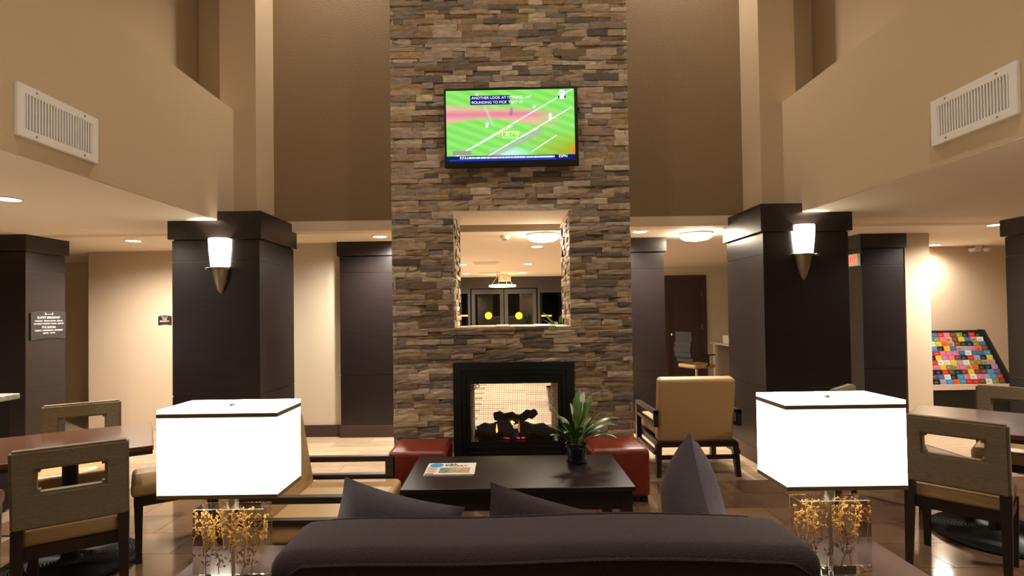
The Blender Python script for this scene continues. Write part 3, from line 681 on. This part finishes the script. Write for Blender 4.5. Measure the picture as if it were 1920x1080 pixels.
for r in range(NR):
    yy, zz = -.48 + .40 * r / NR, .36 + .70 * r / NR
    bx(-hw + .02, hw - .02, yy + .034, yy + .044, zz - .02, zz + .045).box(-hw + .02, hw - .02, yy - .01, yy + .036, zz - .006, zz).build('tier', MATS['rack_black'], rk)
    for c in range(NC):
        cn = rng.choice(list(BC)); x = -hw + .055 + (2 * hw - .11) * (c + .5) / NC
        bro.append((r, cn, (rk.location.x + x, rk.location.y + yy, zz)))
bw = (2 * hw - .11) / NC
for r, cn, p in bro:
    m = mat('print_' + cn, BC[cn], .5); key = cn
    if key not in cnt:
        o = bx(-bw / 2 + .004, bw / 2 - .004, -.008, .006, 0, .125).build('brochure', m); cnt[key] = o
        bx(-bw / 2 + .012, bw / 2 - .012 - rng.uniform(0, .04), -.010, -.007, rng.uniform(.07, .09), .10).build('print_band', mat('band_' + cn, tuple(int(rng.choice((60, 190)) * .5 + v * .5) for v in BC[cn]), .5), o)
    else:
        s0 = cnt[key]; o = s0.copy(); C.objects.link(o)
        for chd in [q for q in bpy.data.objects if q.parent == s0]: c2 = chd.copy(); C.objects.link(c2); c2.parent = o
    o.location = p; o.rotation_euler = (-.22, 0, 0)
    tag(o, '%s brochure standing in the %s tier of the brochure rack' % (cn, ORD[r]), 'brochure', '%s brochures in the %s tier' % (cn, ORD[r]))

# ------------------------------------------------------------------ coffee table, ottomans, plant, newspaper
ZC = .46
q = [atZ(x, y, ZC) for x, y in ((742, 922), (1190, 909), (1146, 851), (790, 857))]
cx = sum(v.x for v in q) / 4; cy = sum(v.y for v in q) / 4
tw = ((q[1] - q[0]).length + (q[2] - q[3]).length) / 4; td = ((q[3] - q[0]).length + (q[2] - q[1]).length) / 4
print('coffee', cx, cy, tw * 2, td * 2)
tw, td = min(tw, .70), min(td, .40)
cf = thing('coffee_table', 'long black-brown wooden coffee table in front of the fireplace', 'coffee table', (cx, cy, 0))
bx(-tw, tw, -td, td, ZC - .028, ZC, bev=.003).build('tabletop', M_espd, cf)
MB().ring(-tw + .02, tw - .02, -td + .02, td - .02, -tw + .05, tw - .05, -td + .05, td - .05, 0, .11).build('apron', M_espd, cf).matrix_local = Matrix.Translation((0, 0, ZC - .028)) @ Matrix.Rotation(-PI / 2, 4, 'X')
for sx in (-1, 1):
    for sy in (-1, 1): bx(sx * (tw - .05) - .035, sx * (tw - .05) + .035, sy * (td - .05) - .035, sy * (td - .05) + .035, 0, ZC - .028, bev=.003).build('leg', M_espd, cf)
def ottoman(x, label):
    t = thing('cube_ottoman', label, 'ottoman', (x, 4.43, 0))
    b_ = bx(-.235, .235, -.24, .24, .035, .425, bev=.045, seg=4); b_.build('cushion_body', M_red, t, True)
    MB().tube([(-.2, -.236, .37), (.2, -.236, .37)], .004, 5).build('seam', M_red, t)
    for a in (-1, 1):
        for c in (-1, 1): bx(a * .19 - .025, a * .19 + .025, c * .19 - .025, c * .19 + .025, 0, .04).build('foot', M_black, t)
ottoman(-.70, 'red leather cube ottoman at the hearth on the newspaper side'); ottoman(.895, 'red leather cube ottoman at the hearth behind the potted lily')
# newspaper
nq = [atZ(x, y, ZC + .01) for x, y in ((787, 897), (890, 899), (899, 860), (803, 862))]
npx, npy = sum(v.x for v in nq) / 4, sum(v.y for v in nq) / 4
np_ = thing('newspaper', 'folded newspaper with colour front page lying on the coffee table', 'newspaper', (npx, npy, ZC))
nw, nh = .165, .135
for k in range(4): bx(-nw + .003 * k, nw - .002 * (3 - k), -nh, nh - .004 * k, .003 * k, .003 * k + .0026).build('page_layer', M_paper, np_)
zz = .012
bx(-.07, .13, -.105, .01, zz, zz + .0006).build('front_photo', mat('news_photo', (150, 130, 90), .7, var=.7, vscale=26, vein=(60, 110, 120)), np_)
MB().lathe([(.001, zz), (.045, zz), (.045, zz + .0006), (.001, zz + .0006)], 24, (-.10, .07, 0), cap=False).build('blue_logo', mat('news_blue', (40, 140, 200), .7), np_)
FL = lambda x, y: Matrix.Translation((x, y, zz + .0008))
text_mesh('USA', .045, FL(-.045, .085), mat('news_ink', (50, 46, 50), .8), np_, 'masthead', 'LEFT'); text_mesh('TODAY', .045, FL(-.045, .05), MATS['news_ink'], np_, 'masthead', 'LEFT')
tl = MB()
for k in range(9): tl.box(-.15, -.085 - (k % 3) * .006, .02 - k * .014, .025 - k * .014, zz, zz + .0006)
tl.build('text_lines', mat('news_pale_ink', (190, 160, 150), .8), np_)
bx(-.155, -.10, -.128, -.112, zz, zz + .0006).build('corner_box', mat('news_maroon', (110, 50, 60), .7), np_)
# potted peace lily
pp = atZ(1081, 866, ZC)
pt = thing('potted_lily', 'peace lily with white blooms in a navy glazed pot on the coffee table', 'potted plant', (pp.x, pp.y, ZC))
MB().lathe([(.052, 0), (.068, .004), (.072, .018), (.066, .02)], 28).build('saucer', M_pot, pt, True)
MB().lathe([(.045, .012), (.055, .016), (.066, .05), (.072, .085), (.074, .105), (.069, .112), (.073, .118), (.077, .13), (.073, .136), (.066, .13), (.064, .11), (.001, .108)], 28, cap=False).build('pot', M_pot, pt, True)
MB().lathe([(.064, .108), (.05, .118), (.001, .12)], 16, cap=False).build('soil', mat('soil', (70, 56, 40), .95), pt)
def leafmesh(base, az, el, L, w, droop, bend=0):
    m = MB(); n = 9; rows_ = []; p = Vector(base); a = el; d2 = Vector((math.cos(az), math.sin(az), 0)); sd = Vector((-math.sin(az), math.cos(az), 0))
    for i in range(n + 1):
        f = i / n; ww = w * (.10 if f < .34 else math.sin(PI * min(1, (f - .30) / .70)) ** .8) + .0012
        up = Vector((0, 0, 1)) * math.cos(a) - d2 * math.sin(a)
        rows_.append([m.bm.verts.new(p - sd * ww + up * ww * .25), m.bm.verts.new(p.copy()), m.bm.verts.new(p + sd * ww + up * ww * .25)])
        p = p + (d2 * math.cos(a) + Vector((0, 0, 1)) * math.sin(a) + sd * bend * f) * (L / n); a -= droop / n * (.4 + 1.2 * f)
    for a_, b_ in zip(rows_, rows_[1:]):
        for j in range(2): m.bm.faces.new((a_[j], a_[j + 1], b_[j + 1], b_[j]))
    return m
lr = random.Random(5)
spec = [(PI * .93, 1.15, .36, .022, .5), (PI * .98, .95, .22, .024, 1.0), (PI * 1.05, .8, .2, .022, 1.2), (.1, .95, .36, .036, 1.25), (.25, .8, .33, .03, 1.3), (-.15, .6, .28, .028, 1.3), (-.3, 1.2, .34, .04, .7), (1.3, 1.3, .40, .042, .5), (.9, 1.25, .38, .036, .6)]
spec += [(lr.uniform(0, 2 * PI), lr.uniform(.9, 1.4), lr.uniform(.16, .28), lr.uniform(.02, .034), lr.uniform(.6, 1.5)) for _ in range(19)]
for az, el, L, w, dr in spec:
    leafmesh((.02 * math.cos(az), .02 * math.sin(az), .115), az, el, L, w, dr, lr.uniform(-.2, .2)).build('leaf', M_leaf, pt, True)
for az, h, dx in ((.6, .36, .045), (2.7, .25, -.02)):
    MB().tube([(0, 0, .11), (dx * .4, 0, .11 + h * .5), (dx, 0, .11 + h * .85)], .0025, 5).build('flower_stem', M_leaf, pt)
    leafmesh((dx, 0, .11 + h * .68), az, 1.45, .13, .026, .1).build('white_spathe', M_spathe, pt, True)

# ------------------------------------------------------------------ armchairs
def armchair(label, loc, rz):
    t = thing('armchair', label, 'armchair', loc, rz)
    hw = .375
    rec = Matrix.Translation((0, -.24, .30)) @ Matrix.Rotation(.16, 4, 'X') @ Matrix.Translation((0, .24, -.30))
    bx(-.345, .345, -.30, -.17, .30, .90, bev=.035, seg=4, mtx=rec).build('backrest', M_tan, t, True)
    bx(-.335, .335, -.20, .36, .33, .47, bev=.035, seg=4).build('seat_cushion', M_tan, t, True)
    bx(-.36, .36, -.34, .33, .265, .315).build('seat_rail', M_leg, t)
    bx(-.34, .34, -.325, -.295, .15, .185).build('rear_stretcher', M_leg, t)
    for s in (-1, 1):
        x = s * hw
        fr = bx(x - .022, x + .022, -.36, .30, .565, .60, bev=.003).build('armrest', M_leg, t)
        bx(x - .02, x + .02, -.34, .28, .455, .485).build('arm_lower_bar', M_leg, fr)
        bx(x - .02, x + .02, -.36, -.33, .455, .60).build('arm_end', M_leg, fr); bx(x - .02, x + .02, .27, .30, .455, .60).build('arm_end', M_leg, fr)
        bx(x - .018, x + .018, -.33, .31, .20, .232).build('side_stretcher', M_leg, t)
        MB().taper(x - s * .03, -.31, 0, .30, .02, .027, s * .015, -.04).build('leg', M_leg, t)
        bx(x - .024, x + .024, .25, .30, 0, .57).build('leg', M_leg, t)
    return t
armchair('tan leather armchair with dark open arms, seat turned to the coffee table', (-1.02, 3.06, 0), -PI / 2)
armchair('tan leather armchair with dark open arms, its back to the sofa, beside the chimney', (1.73, 5.18, 0), 0)

# ------------------------------------------------------------------ sofa and cushions
sx0, sx1 = -.655, .865; scx = (sx0 + sx1) / 2; sw = (sx1 - sx0) / 2
so = thing('loveseat', 'plum grey woven loveseat seen from behind, facing the fireplace', 'sofa', (scx, 1.9, 0))
bm_ = MB(); t = bmesh.new(); bmesh.ops.create_cube(t, size=1)
for v in t.verts: v.co = Vector((v.co.x * 2 * sw, v.co.y * .28 - .315, .53 + v.co.z * .64))
bmesh.ops.bevel(t, geom=list(t.edges), offset=.055, segments=5, affect='EDGES', profile=.5)
bmesh.ops.subdivide_edges(t, edges=[e for e in t.edges if abs(e.verts[0].co.x - e.verts[1].co.x) > .8], cuts=14)
for v in t.verts:
    f = 1 - min(1, abs(v.co.x) / sw) ** 4
    if v.co.z > .75: v.co.z += .012 * f + .004 * math.sin(v.co.x * 7)
bm_.add(t); bm_.build('back', M_sofa, so, True)
def rim(y, z):
    n = 30; return [(-sw + .05 + (2 * sw - .1) * i / n, y, z + .012 * (1 - abs(2 * i / n - 1) ** 4) + .004 * math.sin((-sw + .05 + (2 * sw - .1) * i / n) * 7) - (.028 if i in (0, n) else 0)) for i in range(n + 1)]
MB().tube(rim(-.452, .815), .0055, 6).build('piping', M_sofa, so, True); MB().tube(rim(-.178, .836), .0055, 6).build('piping', M_sofa, so, True)
bx(-sw, sw, -.30, .52, .12, .30, bev=.02).build('seat_frame', M_sofa, so)
for s in (-1, 1):
    bx(s * (sw - .04) - .04, s * (sw - .04) + .04, -.19, .52, .14, .54, bev=.03, seg=4).build('arm', M_sofa, so, True)
    bx(s * (sw - .08) / 2 - (sw - .08) / 2 + .004, s * (sw - .08) / 2 + (sw - .08) / 2 - .004, -.18, .54, .30, .45, bev=.04, seg=4).build('seat_cushion', M_sofa, so, True)
    for y in (-.38, .46): MB().taper(s * (sw - .08), y, 0, .13, .02, .028).build('foot', M_leg, so)
def cushion(label, loc, rot, w=.46, h=.46, th=.15, m=M_cush):
    o = MB().pillow(w, h, th).build('throw_pillow', m, None, True); o.location = loc; o.rotation_euler = rot; return tag(o, label, 'pillow')
cushion('blue-grey throw pillow tilted against the sofa back by the tan armchair seat', (-.42, 1.94, .675), (-.25, .30, .12), .46, .36, .16)
cushion('plum throw pillow slumped at the middle of the sofa back', (.19, 1.94, .660), (-.25, .28, .05), .60, .30, .15, M_sofa)
cushion('grey throw pillow standing on end, edge turned to the sofa back', (.715, 2.08, .735), (0, PI / 4, PI / 2 - .06), .42, .42, .20)

# ------------------------------------------------------------------ end tables and lamps
def endtable(x0, x1, y0, y1, label):
    t = thing('end_table', label, 'end table', ((x0 + x1) / 2, (y0 + y1) / 2, 0)); w, d = (x1 - x0) / 2, (y1 - y0) / 2
    bx(-w, w, -d, d, .525, .56, bev=.003).build('tabletop', mat('lacquer_top', (74, 62, 62), .12, coat=.5), t); bx(-w + .03, w - .03, -d + .03, d - .03, .46, .526).build('apron', M_espd, t); bx(-w + .04, w - .04, -d + .04, d - .04, .14, .165).build('lower_shelf', M_espd, t)
    for a in (-1, 1):
        for c in (-1, 1): bx(a * (w - .045) - .025, a * (w - .045) + .025, c * (d - .045) - .025, c * (d - .045) + .025, 0, .526).build('leg', M_espd, t)
endtable(-1.21, -.68, 1.60, 2.21, 'dark lacquered end table at the sofa end by the armchair'); endtable(.89, 1.48, 1.60, 2.21, 'dark lacquered end table at the sofa end under the lit lamp by the rack side')
def table_lamp(x, y, z, label, seed):
    r = random.Random(seed); t = thing('table_lamp', label, 'lamp', (x, y, z))
    bw_, bd, bh = .126, .036, .262
    bx(-bw_, bw_, -bd, bd, 0.001, bh, bev=.003, seg=1).build('acrylic_block', M_acryl, t)
    MB().lathe([(.007, .004), (.007, bh - .004)], 10).build('rod', M_silver, t, True)
    MB().lathe([(.019, bh), (.019, bh + .045), (.012, bh + .047), (.012, bh + .30)], 18).build('neck', M_silver, t, True)
    for k in range(16):
        low = k % 3 == 1; m = MB(); bx0 = -bw_ + .014 + (2 * bw_ - .028) * (k + .5) / 16; up = not low and r.random() < .8
        z0, z1 = (r.uniform(.006, .02), r.uniform(.10, .14)) if low else (r.uniform(.06, .12), r.uniform(.20, .25))
        y0 = r.uniform(-.022, .022); pts = []; cxx = bx0
        for i in range(6):
            pts.append((max(-bw_ + .008, min(bw_ - .008, cxx)), y0, z0 + (z1 - z0) * i / 5)); cxx += r.uniform(-.008, .008)
        m.tube(pts, [.0013] * 5 + [.0007], 4)
        for i in range(2, 6):
            for s in range(4):
                p = Vector(pts[i]); q = p + Vector((r.uniform(-.022, .022), r.uniform(-.008, .008), r.uniform(.004, .026)))
                q.x = max(-bw_ + .006, min(bw_ - .006, q.x)); q.z = min(bh - .006, q.z)
                m.tube([p, p.lerp(q, .6) + Vector((0, 0, -.002)), q], .0006, 3)
                for s2 in range(3):
                    c_ = q + Vector((r.uniform(-.006, .006), r.uniform(-.004, .004), r.uniform(-.006, .003))); c_.x = max(-bw_ + .005, min(bw_ - .005, c_.x)); e2 = r.uniform(.0011, .0022)
                    m.box(c_.x - e2, c_.x + e2, c_.y - e2, c_.y + e2, c_.z - e2, c_.z + e2)
        m.build('dried_sprig', M_gold if up else M_gold2, t)
    a, d, z0, z1 = .205, .105, .335, .625
    for (x0, x1, y0, y1) in ((-a, a, -d, -d + .003), (-a, a, d - .003, d), (-a, -a + .003, -d, d), (a - .003, a, -d, d)):
        bx(x0, x1, y0, y1, z0, z1).build('shade_panel', M_shade, t)
    def rect(zz, hh, nm):
        o_ = .0015
        MB().ring(-a - o_, a + o_, -d - o_, d + o_, -a + .004, a - .004, -d + .004, d - .004, 0, hh).build(nm, M_trim, t).matrix_local = Matrix.Translation((0, 0, zz)) @ Matrix.Rotation(PI / 2, 4, 'X') @ Matrix.Scale(-1, 4, (0, 1, 0))
    rect(z0, .014, 'lower_binding'); rect(z1 - .014, .014, 'upper_binding')
    MB().tube([(-a, 0, z1 - .03), (0, 0, z1 - .03), (a, 0, z1 - .03)], .002, 5).build('spider_bar', M_silver, t); MB().lathe([(.012, z1 - .035), (.012, z1 - .005), (.004, z1 + .004)], 12).build('finial', M_silver, t, True)
    MB().lathe([(.012, .40), (.03, .44), (.033, .48), (.02, .52), (.002, .53)], 16, cap=False).build('bulb', M_glassl, t, True)
    lamp('bulb_light', 'POINT', (0, 0, .55), 16, (1, .86, .64), .04, t)
table_lamp(-.985, 1.93, .56, 'lit box-shade lamp on clear floral block, on the end table near the armchair seat', 3)
table_lamp(1.16, 1.93, .56, 'lit box-shade lamp on clear floral block, on the end table before the rack-side chair', 8)

# ------------------------------------------------------------------ dining groups
def dining_table(label, loc, rz, s):
    t = thing('dining_table', label, 'table', loc, rz); h = s / 2
    bx(-h, h, -h, h, .722, .75, bev=.003).build('tabletop', M_table, t); bx(-h + .004, h - .004, -h + .004, h - .004, .70, .722).build('edge_band', M_leg, t)
    MB().lathe([(.05, .05), (.045, .09), (.04, .12), (.04, .64), (.06, .68), (.16, .70)], 20).build('pedestal', M_iron, t, True)
    prof = [(.35, 0), (.36, .012), (.355, .03)]
    r = .345
    while r > .06: prof += [(r, .038 + .016 * (1 - r / .36)), (r - .008, .031 + .016 * (1 - r / .36))]; r -= .017
    prof += [(.05, .055)]
    MB().lathe(prof, 48).build('ridged_base', M_iron, t, True)
def make_chair(label, loc, rz, group=None):
    t = thing('dining_chair', label, 'dining chair', loc, rz, group)
    m = MB().ring(-.23, .23, .495, .885, -.13, .13, .675, .785, -.035, .03, bev=.012)
    for v in m.bm.verts: v.co.y += -.215 - (v.co.z - .495) * .14
    m.build('backrest', M_strie, t, True)
    bx(-.215, .215, -.20, .215, .395, .485, bev=.03, seg=4).build('seat_cushion', M_tan, t, True)
    bx(-.218, .218, -.215, .20, .345, .40).build('seat_rail', M_leg, t)
    for s in (-1, 1):
        MB().taper(s * .205, -.215, 0, .50, .016, .025, s * .005, -.05).build('leg', M_leg, t); MB().taper(s * .20, .175, 0, .40, .016, .024).build('leg', M_leg, t)
    return t
TL, TR = Vector((-2.66, 3.27, 0)), Vector((3.2, 3.5, 0))
aL = math.radians(34)
dining_table('square walnut pedestal table by the serving counter and breakfast sign', TL, aL, .84)
dining_table('square walnut pedestal table by the brochure rack side', TR, -math.radians(45), .9)
def face(p, tgt): d = Vector(tgt) - Vector(p); return math.atan2(d.y, d.x) - PI / 2
def nrm(a): return Vector((math.sin(a), -math.cos(a), 0))
n1 = nrm(aL); n2 = Vector((math.cos(aL), math.sin(aL), 0))
ch0 = make_chair('woven-back dining chair with cut-out, its back to the end table by the armchair', TL + n1 * .56 + n2 * .08, aL)
def chair(p, rz, lb): dup(ch0, p, rz, lb)
chair(TL - n1 * .53, aL + PI, 'woven-back dining chair across the counter-side table, before the sign column')
chair(TL + n2 * .52, aL + PI / 2, 'woven-back dining chair mostly hidden behind the lampshade near the pantry-side column')
chair(TL - n2 * .54, aL - PI / 2, 'woven-back dining chair at the counter-side table, cut off beside the serving counter')
aR = -math.radians(48)
m1 = nrm(aR); m2 = Vector((math.cos(aR), math.sin(aR), 0))
chair(Vector((2.66, 3.13, 0)), aR, 'woven-back dining chair with cut-out, its back to the lamp, at the rack-side table')
chair(Vector((3.66, 3.86, 0)), aR + PI, 'woven-back dining chair across the rack-side table, in front of the brochures')
chair(Vector((2.83, 4.0, 0)), aR - PI / 2, 'woven-back dining chair peeking above the lampshade before the armchair-side column')

# ------------------------------------------------------------------ tall plant in the lobby, its tips showing over the sill of the opening
p = atY(1046, 600, 8.2)
fpn = thing('floor_plant', 'tall leafy green plant in the lobby, tips showing over the opening sill', 'potted plant', (p.x, 8.2, 0))
MB().lathe([(.13, 0), (.16, .02), (.19, .30), (.20, .36), (.18, .36), (.17, .32)], 24).build('planter', M_pot, fpn, True)
MB().lathe([(.17, .31), (.1, .33), (.001, .335)], 16, cap=False).build('soil', MATS['soil'], fpn)
for k in range(3): MB().tube([(.03 * math.cos(k * 2.1), .03 * math.sin(k * 2.1), .32), (.05 * math.cos(k * 2.1), .05 * math.sin(k * 2.1), 1.28)], .012, 6).build('stem', M_gold2, fpn)
for k in range(26):
    az = k * 2.4; leafmesh((.04 * math.cos(az), .04 * math.sin(az), .92 + .014 * k), az, lr.uniform(.8, 1.3), lr.uniform(.24, .36), .03, lr.uniform(.5, 1.2)).build('leaf', M_leaf, fpn, True)
